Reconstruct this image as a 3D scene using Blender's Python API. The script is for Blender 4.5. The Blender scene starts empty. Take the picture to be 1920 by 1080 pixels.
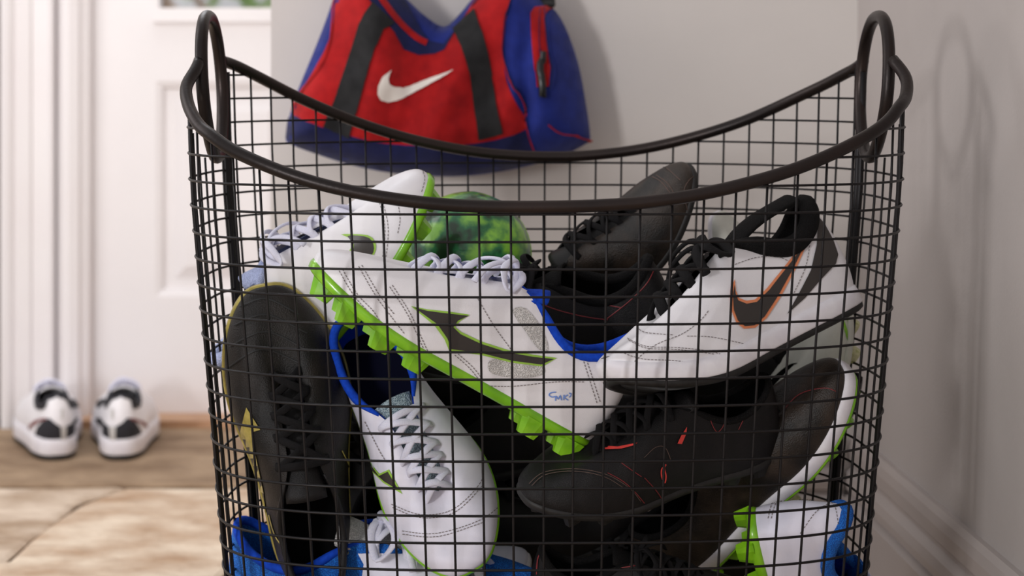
import bpy, math, random
from mathutils import Vector, Matrix, noise
from mathutils.bvhtree import BVHTree
from mathutils.geometry import delaunay_2d_cdt
random.seed(7)
S = bpy.context.scene
COL = S.collection
# ------------------------------------------------------------------ camera, light, exposure
F, CX, HY, EYE = 3600.0, 960.0, 135.0, 0.60
cam_data = bpy.data.cameras.new('camera'); cam = bpy.data.objects.new('camera', cam_data); COL.objects.link(cam)
cam.location = (0, 0, EYE); cam.rotation_euler = (math.pi/2, 0, 0)
cam_data.sensor_width = 36; cam_data.lens = 36*F/1920
cam_data.shift_y = -(540-HY)/1920
cam_data.clip_start = .05
cam_data.dof.use_dof = True; cam_data.dof.focus_distance = 1.62; cam_data.dof.aperture_fstop = 6.0
S.camera = cam
S.view_settings.view_transform = 'Standard'; S.view_settings.look = 'None'
S.view_settings.gamma = 1; S.view_settings.exposure = 0.12; S.view_settings.use_curve_mapping = False
w = bpy.data.worlds.new('world'); S.world = w; w.use_nodes = True
w.node_tree.nodes['Background'].inputs[0].default_value = (.985, .975, 1.0, 1)
w.node_tree.nodes['Background'].inputs[1].default_value = .60
def area(name, loc, target, size, power, color, size_y=None):
    l = bpy.data.lights.new(name, 'AREA'); l.size = size; l.energy = power; l.color = color
    if size_y: l.shape = 'RECTANGLE'; l.size_y = size_y
    o = bpy.data.objects.new(name, l); COL.objects.link(o); o.location = loc
    o.rotation_euler = (Vector(target)-Vector(loc)).to_track_quat('-Z', 'Y').to_euler()
    return o
area('window_light', (-1.35, -.45, .78), (.3, 1.76, .55), .26, 23, (1, .98, .985), .45)
area('door_light', (-.55, 3.0, 1.75), (-.45, 1.8, .3), .8, 7, (.93, .96, 1))
area('hall_light', (-1.3, 2.0, 1.1), (-.55, 3.0, .35), .9, 7.5, (1, .97, .98))

def at(px, py, d): return Vector(((px-CX)/F*d, d, EYE-(py-HY)/F*d))
def on_floor(px, py):
    d = EYE*F/(py-HY); return Vector(((px-CX)/F*d, d, 0))
def lin(c):
    return tuple((x/12.92 if x <= .04045 else ((x+.055)/1.055)**2.4) for x in c)
# ------------------------------------------------------------------ materials
def mat(name, c, rough=.5, c2=None, scale=30, bump=0, bscale=200, metal=0, spec=.5, kind='noise', lo=.35, hi=.65, sheen=0, coat=0, detail=4):
    """c, c2 sRGB 0..1"""
    m = bpy.data.materials.new(name); m.use_nodes = True; nt = m.node_tree; N = nt.nodes; L = nt.links
    b = N['Principled BSDF']; b.inputs['Roughness'].default_value = rough; b.inputs['Metallic'].default_value = metal
    b.inputs['Specular IOR Level'].default_value = spec
    if sheen: b.inputs['Sheen Weight'].default_value = sheen
    if coat: b.inputs['Coat Weight'].default_value = coat
    c = (*lin(c), 1); b.inputs['Base Color'].default_value = c
    tc = N.new('ShaderNodeTexCoord')
    def tex(sc, k):
        if k == 'noise':
            t = N.new('ShaderNodeTexNoise'); t.inputs['Scale'].default_value = sc; t.inputs['Detail'].default_value = detail; out = t.outputs['Fac']
        elif k == 'voronoi':
            t = N.new('ShaderNodeTexVoronoi'); t.inputs['Scale'].default_value = sc; out = t.outputs['Distance']
        L.new(tc.outputs['Object'], t.inputs['Vector']); return out
    if c2:
        r = N.new('ShaderNodeValToRGB'); r.color_ramp.elements[0].position = lo; r.color_ramp.elements[1].position = hi
        r.color_ramp.elements[0].color = c; r.color_ramp.elements[1].color = (*lin(c2), 1)
        L.new(tex(scale, kind if kind != 'mesh' else 'voronoi'), r.inputs[0]); L.new(r.outputs[0], b.inputs['Base Color'])
    if bump:
        bp = N.new('ShaderNodeBump'); bp.inputs['Strength'].default_value = bump; bp.inputs['Distance'].default_value = .001
        L.new(tex(bscale, 'voronoi' if kind in ('mesh', 'voronoi') else 'noise'), bp.inputs['Height']); L.new(bp.outputs[0], b.inputs['Normal'])
    return m
M = {}
M['wire'] = mat('blackened_steel_wire', (.10, .09, .095), .42, metal=.55, spec=.5)
M['tube'] = mat('bronzed_dark_steel', (.13, .105, .10), .38, (.20, .155, .14), 9, .15, 300, metal=.6, lo=.4, hi=.75)
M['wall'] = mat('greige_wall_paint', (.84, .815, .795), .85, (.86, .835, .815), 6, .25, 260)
M['wallr'] = mat('greige_wall_paint_shaded', (.70, .67, .655), .85, (.72, .69, .675), 6, .3, 260)  # same wall paint, darker; the side wall's weaker light is put into the colour
M['door'] = mat('white_door_paint', (.93, .915, .915), .45, (.945, .93, .93), 5, .05, 60)
M['trim'] = mat('white_trim_paint', (.93, .91, .91), .4, (.94, .925, .925), 5, .05, 60)
M['base'] = mat('baseboard_paint_shaded', (.69, .655, .64), .4, (.71, .67, .65), 5, .05, 60)  # darkened colour paints in the shade beside the basket
M['wood'] = mat('oak_threshold', (.72, .55, .42), .5, (.80, .64, .50), 14, .2, 60)
M['mortar'] = mat('sand_mortar', (.42, .35, .29), .9, (.34, .28, .23), 40, .6, 200)
def fabric(name, c, c2=None, **k): return mat(name, c, .85, c2 or tuple(min(1, x*1.12+.01) for x in c), 60, .5, 700, sheen=.1, spec=.2, **k)
M['bag_red'] = fabric('red_bag_fabric', (.60, .06, .08), (.69, .09, .10))
M['bag_blue'] = fabric('blue_bag_fabric', (.10, .15, .44), (.12, .18, .50))
M['bag_navy'] = fabric('navy_bag_fabric', (.09, .11, .27), (.11, .13, .32))
M['web'] = fabric('black_webbing', (.12, .12, .125), (.16, .16, .165))
M['white_print'] = mat('white_print', (.93, .90, .87), .6)
M['black_plastic'] = mat('black_plastic', (.05, .05, .055), .3)
M['white'] = mat('white_leather', (.93, .92, .935), .42, (.95, .94, .95), 12, .25, 500)
M['white2'] = mat('lilac_white_leather', (.89, .89, .95), .45, (.93, .92, .97), 10, .25, 500)
M['black'] = mat('black_leather', (.055, .05, .052), .40, (.085, .075, .078), 20, .5, 420, spec=.28)
M['black2'] = mat('worn_black_leather', (.05, .043, .04), .42, (.12, .10, .088), 9, .6, 240, spec=.28)
M['brown'] = mat('dark_brown_leather', (.085, .07, .058), .38, (.20, .16, .13), 11, .6, 220, spec=.38)
M['blackmesh'] = mat('black_mesh', (.035, .033, .036), .9, (.08, .074, .076), 320, .8, 320, kind='mesh', spec=.2)
M['inside'] = mat('black_lining', (.035, .035, .04), .95, spec=.1)
M['navyin'] = mat('dark_navy_insole', (.05, .055, .13), .95, spec=.1)
M['blue'] = mat('blue_lining', (.06, .25, .72), .8, (.08, .30, .80), 90, .5, 600, spec=.2)
M['bluemesh'] = mat('bright_blue_mesh', (.04, .30, .66), .75, (.08, .47, .86), 330, .9, 330, kind='mesh')
M['palemesh'] = mat('pale_blue_mesh', (.62, .66, .80), .85, (.72, .76, .90), 260, .8, 260, kind='mesh')
M['greymesh'] = mat('grey_blue_mesh', (.38, .46, .52), .85, (.70, .77, .80), 230, .8, 230, kind='mesh')
M['dotmesh'] = mat('light_grey_mesh', (.72, .71, .70), .8, (.90, .89, .88), 300, .8, 300, kind='mesh')
M['green'] = mat('lime_green_plastic', (.45, .72, .08), .3, (.55, .80, .14), 14, coat=.4)
M['pale_tip'] = mat('worn_stud_tip', (.72, .74, .50), .5, (.85, .83, .70), 60)
M['logo_dark'] = mat('charcoal_foil', (.22, .20, .19), .4)
M['logo_green'] = mat('lime_edging', (.62, .80, .30), .5)
M['orange'] = mat('orange_edging', (.92, .56, .38), .55)
M['red'] = mat('red_piping', (.47, .13, .145), .5)
M['redb'] = mat('bright_red_accent', (.85, .25, .22), .45)
M['gold'] = mat('gold_trim', (.62, .57, .27), .35, (.74, .67, .36), 40, metal=.3)
M['stitch'] = mat('grey_stitch', (.52, .49, .49), .8)
M['stitchd'] = mat('dark_stitch', (.05, .05, .055), .6)
M['stitchw'] = mat('warm_stitch', (.33, .26, .23), .7)
M['lace_w'] = mat('white_lace', (.88, .88, .96), .85, (.94, .94, .99), 300, .6, 900, spec=.2)
M['lace_b'] = mat('black_lace', (.06, .055, .06), .85, (.10, .095, .10), 300, .6, 900, spec=.2)
M['sole_b'] = mat('black_rubber', (.08, .076, .074), .6, (.12, .112, .108), 40)
M['sole_w'] = mat('white_midsole', (.90, .885, .91), .5, (.94, .93, .945), 20)
M['pen'] = mat('blue_pen', (.45, .58, .85), .7)
M['ivory'] = mat('ivory_leather', (.80, .80, .76), .5, (.84, .84, .80), 12, .3, 400)
M['dred'] = mat('dark_red_leather', (.22, .09, .10), .5, (.28, .11, .12), 12, .3, 400)
M['sneak_dark'] = mat('dark_sneaker_mesh', (.13, .13, .15), .8, (.18, .18, .21), 200, .5, 300, kind='mesh')
M['rust'] = mat('rust_red_print', (.50, .28, .28), .5)
M['leafm'] = mat('leaf_green', (.50, .68, .30), .6, (.66, .80, .45), 30)
# ------------------------------------------------------------------ object helpers
def mesh_obj(name, vs, fs, m=None, parent=None, smooth=True, mats=None, mi=None):
    me = bpy.data.meshes.new(name); me.from_pydata([tuple(v) for v in vs], [], fs)
    if mats:
        for x in mats: me.materials.append(x)
        if mi: me.polygons.foreach_set('material_index', mi)
    elif m: me.materials.append(m)
    if smooth: me.polygons.foreach_set('use_smooth', [True]*len(me.polygons))
    me.update()
    o = bpy.data.objects.new(name, me); COL.objects.link(o)
    if parent: o.parent = parent
    return o
def tag(o, label=None, cat=None, group=None, kind=None):
    if label: o['label'] = label
    if cat: o['category'] = cat
    if group: o['group'] = group
    if kind: o['kind'] = kind
    return o
def empty(name, loc=(0, 0, 0), label=None, cat=None, group=None):
    o = bpy.data.objects.new(name, None); COL.objects.link(o); o.location = loc; o.empty_display_size = .05
    return tag(o, label, cat, group)
def box(x0, x1, y0, y1, z0, z1):
    v = [(x, y, z) for x in (x0, x1) for y in (y0, y1) for z in (z0, z1)]
    return v, [(0, 1, 3, 2), (4, 6, 7, 5), (0, 4, 5, 1), (2, 3, 7, 6), (0, 2, 6, 4), (1, 5, 7, 3)]
def catmull(pts, n, closed=False):
    pts = [Vector(p) for p in pts]; out = []; N = len(pts)
    segs = N if closed else N-1
    for i in range(segs):
        g = (lambda k: pts[k % N]) if closed else (lambda k: pts[max(0, min(N-1, k))])
        p0, p1, p2, p3 = g(i-1), g(i), g(i+1), g(i+2)
        for k in range(n):
            t = k/n
            out.append(.5*((2*p1)+(p2-p0)*t+(2*p0-5*p1+4*p2-p3)*t*t+(3*p1-p0-3*p2+p3)*t**3))
    if not closed: out.append(pts[-1].copy())
    return out
def interp(x, xs, ys):
    if x <= xs[0]: return ys[0]
    for i in range(1, len(xs)):
        if x <= xs[i]:
            t = (x-xs[i-1])/(xs[i]-xs[i-1]); return ys[i-1]+(ys[i]-ys[i-1])*t
    return ys[-1]
def sinterp(x, xs, ys):   # smooth (Catmull-Rom) interpolation
    if x <= xs[0]: return ys[0]
    if x >= xs[-1]: return ys[-1]
    for i in range(1, len(xs)):
        if x <= xs[i]:
            h = xs[i]-xs[i-1]; t = (x-xs[i-1])/h
            def sl(k):
                if k == 0: return (ys[1]-ys[0])/(xs[1]-xs[0])
                if k == len(xs)-1: return (ys[-1]-ys[-2])/(xs[-1]-xs[-2])
                return (ys[k+1]-ys[k-1])/(xs[k+1]-xs[k-1])
            m0, m1 = sl(i-1)*h, sl(i)*h
            return (2*t**3-3*t*t+1)*ys[i-1]+(t**3-2*t*t+t)*m0+(-2*t**3+3*t*t)*ys[i]+(t**3-t*t)*m1
def tube_data(path, r, n=8, closed=False, flat=1.0, upv=None, taper=None):
    """sweep; flat<1 squashes along upv"""
    path = [Vector(p) for p in path]; vs, fs = [], []; N = len(path)
    prev = None
    for i, p in enumerate(path):
        a = path[(i-1) % N] if closed or i > 0 else path[i]; b = path[(i+1) % N] if closed or i < N-1 else path[i]
        t = (b-a); t = t.normalized() if t.length > 1e-9 else Vector((0, 0, 1))
        if upv is not None: u = Vector(upv[i]) if isinstance(upv, list) else Vector(upv)
        else: u = prev if prev is not None else (Vector((0, 0, 1)) if abs(t.z) < .9 else Vector((1, 0, 0)))
        u = u-t*u.dot(t)
        if u.length < 1e-6: u = t.orthogonal()
        u.normalize(); prev = u; s = t.cross(u)
        rr = r*(taper(i/(N-1)) if taper else 1)
        for k in range(n):
            an = 2*math.pi*k/n
            vs.append(p+s*(math.cos(an)*rr)+u*(math.sin(an)*rr*flat))
    for i in range(N if closed else N-1):
        for k in range(n):
            a = i*n+k; b = i*n+(k+1) % n; c = ((i+1) % N)*n+(k+1) % n; d = ((i+1) % N)*n+k
            fs.append((a, b, c, d))
    if not closed:
        fs.append(tuple(range(n-1, -1, -1))); fs.append(tuple((N-1)*n+k for k in range(n)))
    return vs, fs
def tube(name, path, r, m, parent=None, **k):
    vs, fs = tube_data(path, r, **k); return mesh_obj(name, vs, fs, m, parent)
class Acc:
    def __init__(s): s.v = []; s.f = []
    def add(s, d):
        o = len(s.v); s.v += [Vector(x) for x in d[0]]; s.f += [tuple(i+o for i in f) for f in d[1]]
    def build(s, name, m, parent=None, smooth=True): return mesh_obj(name, s.v, s.f, m, parent, smooth)

# ------------------------------------------------------------------ SETTING
BW, DW = 2.30, 3.26                       # bag wall and door wall distances
xcor = (1608-CX)/F*BW; xedge = (508-CX)/F*BW
def wallr_x(d): return xcor+(BW-d)*.045   # side wall, a touch out of square
def struct(o): o['kind'] = 'structure'; return o
# wall that carries the bag (a solid jut of wall) and the door wall behind it
v, f = box(xedge, xcor+.25, BW, DW+.12, 0, 2.5); struct(mesh_obj('wall_back', v, f, M['wall'], smooth=False))
v, f = box(-3.0, -.889, DW, DW+.12, 0, 2.5); struct(mesh_obj('wall_hall', v, f, M['wall'], smooth=False))
ys = [-.8, 0, .8, 1.6, 2.0, BW+.02]
v = [(wallr_x(y)+dx, y, z) for y in ys for dx in (0, .1) for z in (0, 2.5)]
f = []
for i in range(len(ys)-1):
    a = i*4; b = a+4
    f += [(a, a+1, b+1, b), (a+2, b+2, b+3, a+3), (a, b, b+2, a+2), (a+1, a+3, b+3, b+1)]
f += [(0, 2, 3, 1), (len(v)-4, len(v)-3, len(v)-1, len(v)-2)]
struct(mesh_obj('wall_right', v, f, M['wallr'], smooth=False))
v, f = box(-.889, .16, DW, DW+.12, 2.035, 2.5); struct(mesh_obj('wall_over_door', v, f, M['wall'], smooth=False))
# moulded skirting along a wall, profile (out, z)
prof = [(0, .166), (.006, .166), (.010, .160), (.012, .150), (.011, .136), (.008, .131), (.008, .128), (.016, .122), (.018, .112), (.017, .104), (.012, .101), (.012, .098), (.021, .094), (.021, 0), (0, 0)]
def skirting(name, p, q, nrm, m):
    p, q, nrm = Vector(p), Vector(q), Vector(nrm); vs = []; fs = []
    for b in (p, q):
        for o, z in prof: vs.append(b+nrm*o+Vector((0, 0, z)))
    n = len(prof)
    for i in range(n): fs.append((i, (i+1) % n, n+(i+1) % n, n+i))
    fs += [tuple(range(n)), tuple(range(2*n-1, n-1, -1))]
    return struct(mesh_obj(name, vs, fs, m, smooth=False))
skirting('baseboard_right', (wallr_x(-.8), -.8, 0), (wallr_x(BW), BW, 0), (-1, 0, 0), M['base'])
skirting('baseboard_back', (xedge, BW, 0), (xcor-.02, BW, 0), (0, -1, 0), M['base'])
# door: slab with moulded panels, window, casing
def dx(px, d=DW): return (px-CX)/F*d
def dz(py, d=DW): return EYE-(py-HY)/F*d
DY = DW+.03
door = struct(empty('door_1', (0, 0, 0)))
xa, xb = dx(166), dx(166)+.86
zw0 = dz(14)
stiles = Acc()
pl, pr = dx(286), dx(286)+.245; pz1, pz0 = dz(152), dz(560)
pl2, pr2 = pr+.10, pr+.345
wl = dx(283)-.002; wr = pr2
ztop = 2.03
for r in [(xa, pl, .015, ztop), (pr2, xb, .015, ztop), (pr, pl2, pz0, pz1), (pl, pr2, .015, pz0), (pl, pr2, pz1, zw0-.024), (pl, pr2, 1.93, ztop)]:
    stiles.add(box(r[0], r[1], DY, DY+.04, r[2], r[3]))
stiles.build('door_frame_board', M['door'], door, False)
for (l, r_) in ((pl, pr), (pl2, pr2)):
    # raised panel: sloped border, recessed field, raised centre
    rings = [(0, 0), (.010, .004), (.014, .014), (.030, .014), (.052, .004)]
    vs, fs = [], []
    for ins, dep in rings:
        vs += [(l+ins, DY+dep, pz0+ins), (r_-ins, DY+dep, pz0+ins), (r_-ins, DY+dep, pz1-ins), (l+ins, DY+dep, pz1-ins)]
    for i in range(len(rings)-1):
        for k in range(4): a = i*4; fs.append((a+k, a+(k+1) % 4, a+4+(k+1) % 4, a+4+k))
    a = (len(rings)-1)*4; fs.append((a, a+1, a+2, a+3))
    mesh_obj('door_panel', vs, fs, M['door'], door, False)
fr = Acc()
for r in [(wl, wr, zw0-.024, zw0), (wl, wl+.012, zw0, 1.93), (wr-.012, wr, zw0, 1.93), (wl, wr, 1.915, 1.93)]:
    fr.add(box(r[0]-.0, r[1], DY-.012, DY+.03, r[2], r[3]))
fr.build('glazing_bead', M['trim'], door, False)
gm = bpy.data.materials.new('window_glass'); gm.use_nodes = True
gb = gm.node_tree.nodes['Principled BSDF']; gb.inputs['Transmission Weight'].default_value = 1; gb.inputs['Roughness'].default_value = .12; gb.inputs['IOR'].default_value = 1.1
v, f = box(wl, wr, DY+.018, DY+.022, zw0-.005, 1.92); mesh_obj('glass_pane', v, f, gm, door, False)
# casing: fluted profile swept up (structure trim)
def casing(name, x0, x1, ydepth, pts):
    vs, fs = [], []
    for z in (0, 2.15):
        for u, o in pts: vs.append((x0+(x1-x0)*u, DW+ydepth-o, z))
        vs += [(x1, DW+.1, z), (x0, DW+.1, z)]
    n = len(pts)+2
    for i in range(n): fs.append((i, (i+1) % n, n+(i+1) % n, n+i))
    fs += [tuple(range(n-1, -1, -1)), tuple(range(n, 2*n))]
    return struct(mesh_obj(name, vs, fs, M['trim'], smooth=False))
cas = [(0, 0), (0, .030), (.12, .034), (.2, .030), (.26, .022), (.30, .024), (.55, .020), (.60, .014), (.9, .012), (.95, .016), (1, .014)]
casing('trim_1', dx(10), dx(103), 0, cas)
casing('trim_2', dx(103)+.001, dx(166), .012, [(0, 0), (0, .006), (.12, .014), (.25, .030), (.5, .033), (.75, .028), (.8, .018), (1, .012)])
v, f = box(dx(286)-.13, xedge+.3, DW-.045, DW+.035, 0, .016); struct(mesh_obj('trim_3', v, f, M['wood'], smooth=False))
# floor: mortar bed + flagstones as parts
v, f = box(-3.0, wallr_x(-.8)+.1, -.8, DW+.3, -.05, -.004)
floor = struct(mesh_obj('floor', v, f, M['mortar'], smooth=False))
stone_m = []
for i, (c1, c2) in enumerate([((.50, .40, .30), (.66, .56, .45)), ((.70, .57, .45), (.90, .83, .74)), ((.66, .56, .46), (.88, .81, .73)), ((.47, .38, .29), (.62, .52, .41))]):
    m = mat('flagstone_%s' % 'abcd'[i], c1, .75, c2, 11, 1.0, 26, detail=12, lo=.33, hi=.66)
    N = m.node_tree.nodes; L = m.node_tree.links
    mp = N.new('ShaderNodeMapping'); mp.inputs['Scale'].default_value = (.9, 1.3, 1)
    tc = N.new('ShaderNodeTexCoord'); L.new(tc.outputs['Object'], mp.inputs[0])
    for t in N:
        if t.type == 'TEX_NOISE': L.new(mp.outputs[0], t.inputs['Vector'])
        if t.type == 'BUMP': t.inputs['Distance'].default_value = .010
    stone_m.append(m)
def stone(pts, mi, h=0.003):
    P = [Vector((p[0], p[1], 0)) for p in pts]; out = []
    n = len(P)
    for i in range(n):
        a, b = P[i], P[(i+1) % n]; k = max(2, int((b-a).length/.05))
        for j in range(k):
            q = a.lerp(b, j/k); nn = noise.noise(q*14)*.010; d_ = (b-a).normalized(); q = q+Vector((-d_.y, d_.x, 0))*nn; out.append(q)
    c = sum(out, Vector())/len(out); vs = []; N_ = len(out)
    for ins, z in ((0, -.02), (.0, -.004+h), (.006, -.001+h), (.014, .0+h)):
        for q in out:
            dd = (c-q).normalized()*ins; vs.append((q.x+dd.x, q.y+dd.y, z+(noise.noise(q*6)*.0015 if z > -.003 else 0)))
    vs.append((c.x, c.y, h)); fs = []
    for r in range(3):
        for i in range(N_): fs.append((r*N_+i, r*N_+(i+1) % N_, (r+1)*N_+(i+1) % N_, (r+1)*N_+i))
    for i in range(N_): fs.append((3*N_+i, 3*N_+(i+1) % N_, len(vs)-1))
    mesh_obj('flagstone', vs, fs, stone_m[mi], floor, False)
yj = on_floor(100, 913).y
rows = [(-.8, .3), (.3, 1.0), (1.0, 1.62), (1.62, yj-.62), (yj-.62, yj), (yj, DW-.03)]
dg = [on_floor(-40, 1100), on_floor(60, 1012), on_floor(150, 947), on_floor(236, 917)]
for ri, (y0, y1) in enumerate(rows):
    x = -3.0+.13*ri; g = .006
    rr = random.Random(ri+3)
    if ri == 4:
        y0g, y1g = y0+.006, yj-.016
        A_ = Vector((dg[0].x-.25, y0g)); lft = [(-2.1, y0g), (A_.x, y0g)]+[(q.x-.002, min(q.y, y1g)) for q in dg]+[(-2.1, y1g)]
        stone([(-3.0, y0g), (-2.11, y0g), (-2.11, y1g), (-3.0, y1g)], 1); stone(lft, 2)
        stone([(A_.x+.005, y0g), (-.36, y0g), (-.30, y1g)]+[(q.x+.003, min(q.y, y1g)-.002) for q in dg[::-1]], 1)
        stone([(-.348, y0g), (wallr_x(y0)-.024, y0g), (wallr_x(y1)-.03, y1g), (-.288, y1g)], 2)
        continue
    while x < wallr_x(y0)-.03:
        wd = rr.uniform(.45, .85) if ri != 5 else rr.uniform(.9, 1.5)
        if ri == 4: wd = rr.uniform(.35, .6)
        x2 = min(x+wd, wallr_x(y0)-.022); sk = rr.uniform(-.12, .12) if ri in (2, 3, 4) else 0
        if wallr_x(y0)-.022-x2 < .15: x2 = wallr_x(y0)-.022; 
        pa = (x+g if x > -2.99 else x, y0+g); 
        stone([(x+g, y0+g), (x2-g, y0+g), (min(x2-g+sk, wallr_x(y0)-.024), y1-g), (x+g+(stone.sk if x > -2.9+.13*ri else 0), y1-g)] if False else
              [(x+g, y0+g), (x2-g, y0+g), (x2-g, y1-g), (x+g, y1-g)], rr.choice([0, 3]) if ri == 5 else rr.choice([1, 2]))  # row by the door takes darker browns, its shadow painted into the stone colour
        x = x2
# shrub outside the door window
sh = empty('shrub', (-.55, 5.6, 0), 'pale green leafy shrub seen through the door window', 'shrub')
lv = Acc(); r5 = random.Random(4)
for k in range(420):
    c = Vector((r5.uniform(-.9, .9), r5.uniform(-.3, .3), r5.uniform(.55, 1.35)))
    if noise.noise(c*3) < -.05: continue
    d1 = Vector((r5.uniform(-1, 1), r5.uniform(-1, 1), r5.uniform(-1, 1))).normalized(); d2 = d1.orthogonal().normalized()
    s_ = r5.uniform(.03, .055)
    lv.add(([c-d1*s_, c+d2*s_*.4, c+d1*s_, c-d2*s_*.4], [(0, 1, 2, 3)]))
o = lv.build('foliage', M['leafm'], sh, False); o['kind'] = 'stuff'
st = Acc()
for k in range(9):
    a = r5.uniform(-.12, .12); b = r5.uniform(-.8, .8)
    st.add(tube_data([(a, 0, 0), (a+(b-a)*.4, r5.uniform(-.1, .1), .5), (b, r5.uniform(-.2, .2), 1.1)], .012, 6))
st.build('stem', M['wood'], sh)
gmat = mat('outside_gravel', (.75, .74, .70), .9, (.85, .84, .80), 30)
v, f = box(-6, 4, DW+.35, 12, -.05, 0); struct(mesh_obj('ground_outside', v, f, gmat, smooth=False))

# ------------------------------------------------------------------ BASKET
BX, BD = .0290, 1.743; BROT = math.radians(.8)
NEXP = 2.6
def a_of(z): return .2655+.0850*z if z < .50 else .2655+.0850*.50+(z-.50)*.03
def b_of(z): return a_of(z)*.659
def plan(phi, z, inset=0):
    """phi 0 = +x, -pi/2 = front"""
    a, b = a_of(z)-inset, b_of(z)-inset
    c, s = math.cos(phi), math.sin(phi); e = 3.3 if s < 0 else 2.4
    yn = math.copysign(abs(s)**(2/e), s)
    x = a*math.copysign(abs(c)**(2/e), c)*(1-.04*yn); y = b*yn
    return Vector((x*math.cos(BROT)-y*math.sin(BROT), x*math.sin(BROT)+y*math.cos(BROT), 0))
frx = [350, 380, 400, 435, 520, 600, 700, 800, 900, 1010, 1100, 1200, 1300, 1400, 1500, 1600, 1660, 1690]
fry = [180, 236, 252, 279, 318, 345, 367, 381, 388, 390, 388, 381, 367, 344, 313, 267, 226, 180]
bkx = [430, 500, 560, 640, 720, 800, 900, 1000, 1050, 1100, 1200, 1300, 1400, 1500, 1560, 1612]
bky = [112, 149, 181, 217, 246, 268, 286, 293.5, 294, 292, 280, 257, 224, 178, 148, 115]
def rim_z_fit(phi):
    p = plan(phi, .5); d = BD+p.y; px = CX+F*(BX+p.x)/d
    if p.y < 0: xs, ys_ = frx, fry
    else: xs, ys_ = bkx, bky
    py = sinterp(px, xs, ys_)
    return EYE-(py-HY)/F*d
HD = .062    # handle half width in depth
# angles where the rim meets the handles
def phi_at(depth_off, side, z=.6):
    best = None
    for i in range(3600):
        ph = 2*math.pi*i/3600; p = plan(ph, z)
        if (p.x > 0) == (side > 0):
            e = abs(p.y-depth_off)
            if best is None or e < best[0]: best = (e, ph)
    return best[1]
def rimz(phi):
    phi = phi % (2*math.pi)
    yy = plan(phi, .55).y; ay = abs(yy)
    if ay <= HD: return .6105
    z = rim_z_fit(phi)
    if yy < 0:
        zs = interp(ay, [HD, .088, .118, .14], [.6105, .590, .570, .555])
        k = min(1, max(0, (ay-.100)/.030)); k = k*k*(3-2*k)
        return zs*(1-k)+z*k
    k = min(1, (ay-HD)/.012)
    return min(.6105, z*k+.6105*(1-k))
def wirez(phi):
    """top of the mesh: the rim, or the underside of the handle loop"""
    yy = plan(phi, .55).y
    if abs(yy) < HD: return .5865-.0640*math.sqrt(max(0, 1-(yy/HD)**2))**.7
    return rimz(phi)-(.007 if yy < 0 and abs(yy) < .10 else 0)
basket = empty('wire_basket', (BX, BD, 0), 'tall oval black wire basket with loop handles and scooped rim, full of shoes', 'basket')
# rim halves
for sgn in (-1, 1):
    if sgn < 0: p0, p1 = phi_at(-HD, -1), phi_at(-HD, 1); p0, p1 = p0, p1+2*math.pi if p1 < p0 else p1
    else: p0, p1 = phi_at(HD, 1), phi_at(HD, -1)
    if p1 < p0: p1 += 2*math.pi
    path = []
    n = 120
    for i in range(n+1):
        ph = p0+(p1-p0)*i/n; z = rimz(ph); q = plan(ph, z, -.0015*(1-abs(math.sin(ph))**2))
        # the tube bends in to meet the handle legs
        yl = -q.x*math.sin(BROT)+q.y*math.cos(BROT); xl = q.x*math.cos(BROT)+q.y*math.sin(BROT)
        kk = max(0, 1-(abs(yl)-HD)/.028); kk = kk*kk*(3-2*kk); xh = math.copysign(.2965+(z-.5225)*.065, xl)
        xl = xl*(1-kk)+xh*kk
        path.append(Vector((xl*math.cos(BROT)-yl*math.sin(BROT), xl*math.sin(BROT)+yl*math.cos(BROT), z)))
    # smooth a little
    for _ in range(4): path = [path[0]]+[(path[i-1]+path[i]*2+path[i+1])/4 for i in range(1, n)]+[path[-1]]
    tube('rim_tube', path, .0054, M['tube'], basket, n=12)
# handles
for sd in (-1, 1):
    pts = []
    for k in range(48):
        a = 2*math.pi*k/48; c, s = math.cos(a), math.sin(a)
        zz = .5865+.0640*math.copysign(abs(s)**.92, s)
        wd = HD*math.copysign(abs(c)**.85, c)*(1 if s > 0 else 1-.30*abs(s)**1.5)
        x = sd*(.2960+(zz-.5225)*.065)
        pts.append(Vector((x*math.cos(BROT)-wd*math.sin(BROT), x*math.sin(BROT)+wd*math.cos(BROT), zz)))
    tube('handle', pts, .0057, M['tube'], basket, n=12, closed=True)
    for dd in (-HD, HD):      # support posts, doubled rods
        ph = phi_at(dd, sd, .5)
        for e in ((-.0035, .0035) if dd > 0 else (0,)):
            path = []
            for i in range(12):
                z = .004+((.600 if dd > 0 else .585)-.004)*i/11; q = plan(ph+e*4, z); path.append(Vector((q.x, q.y, z)))
            tube('support_post', path, .0031 if dd > 0 else .0021, M['wire'], basket, n=8)
# upright wires, evenly spaced along the outline at mid height
samp = [plan(2*math.pi*i/4000, .45) for i in range(4001)]
cum = [0]
for i in range(1, 4001): cum.append(cum[-1]+(samp[i]-samp[i-1]).length)
per = cum[-1]; NW = 66
i_front = min(range(4000), key=lambda i: abs(CX+F*(BX+samp[i].x)/(BD+samp[i].y)-1025) if samp[i].y < 0 else 1e9)
s0 = cum[i_front]
for k in range(NW):
    s_ = (s0+per*k/NW) % per
    lo, hi = 0, 4000
    while hi-lo > 1:
        mid = (lo+hi)//2
        if cum[mid] <= s_: lo = mid
        else: hi = mid
    ph = 2*math.pi*lo/4000
    zt = wirez(ph); path = []
    for i in range(10):
        z = .002+(zt-.002)*i/9; q = plan(ph, z, .0009); path.append(Vector((q.x, q.y, z)))
    tube('upright_wire', path, .00112, M['wire'], basket, n=6)
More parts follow.
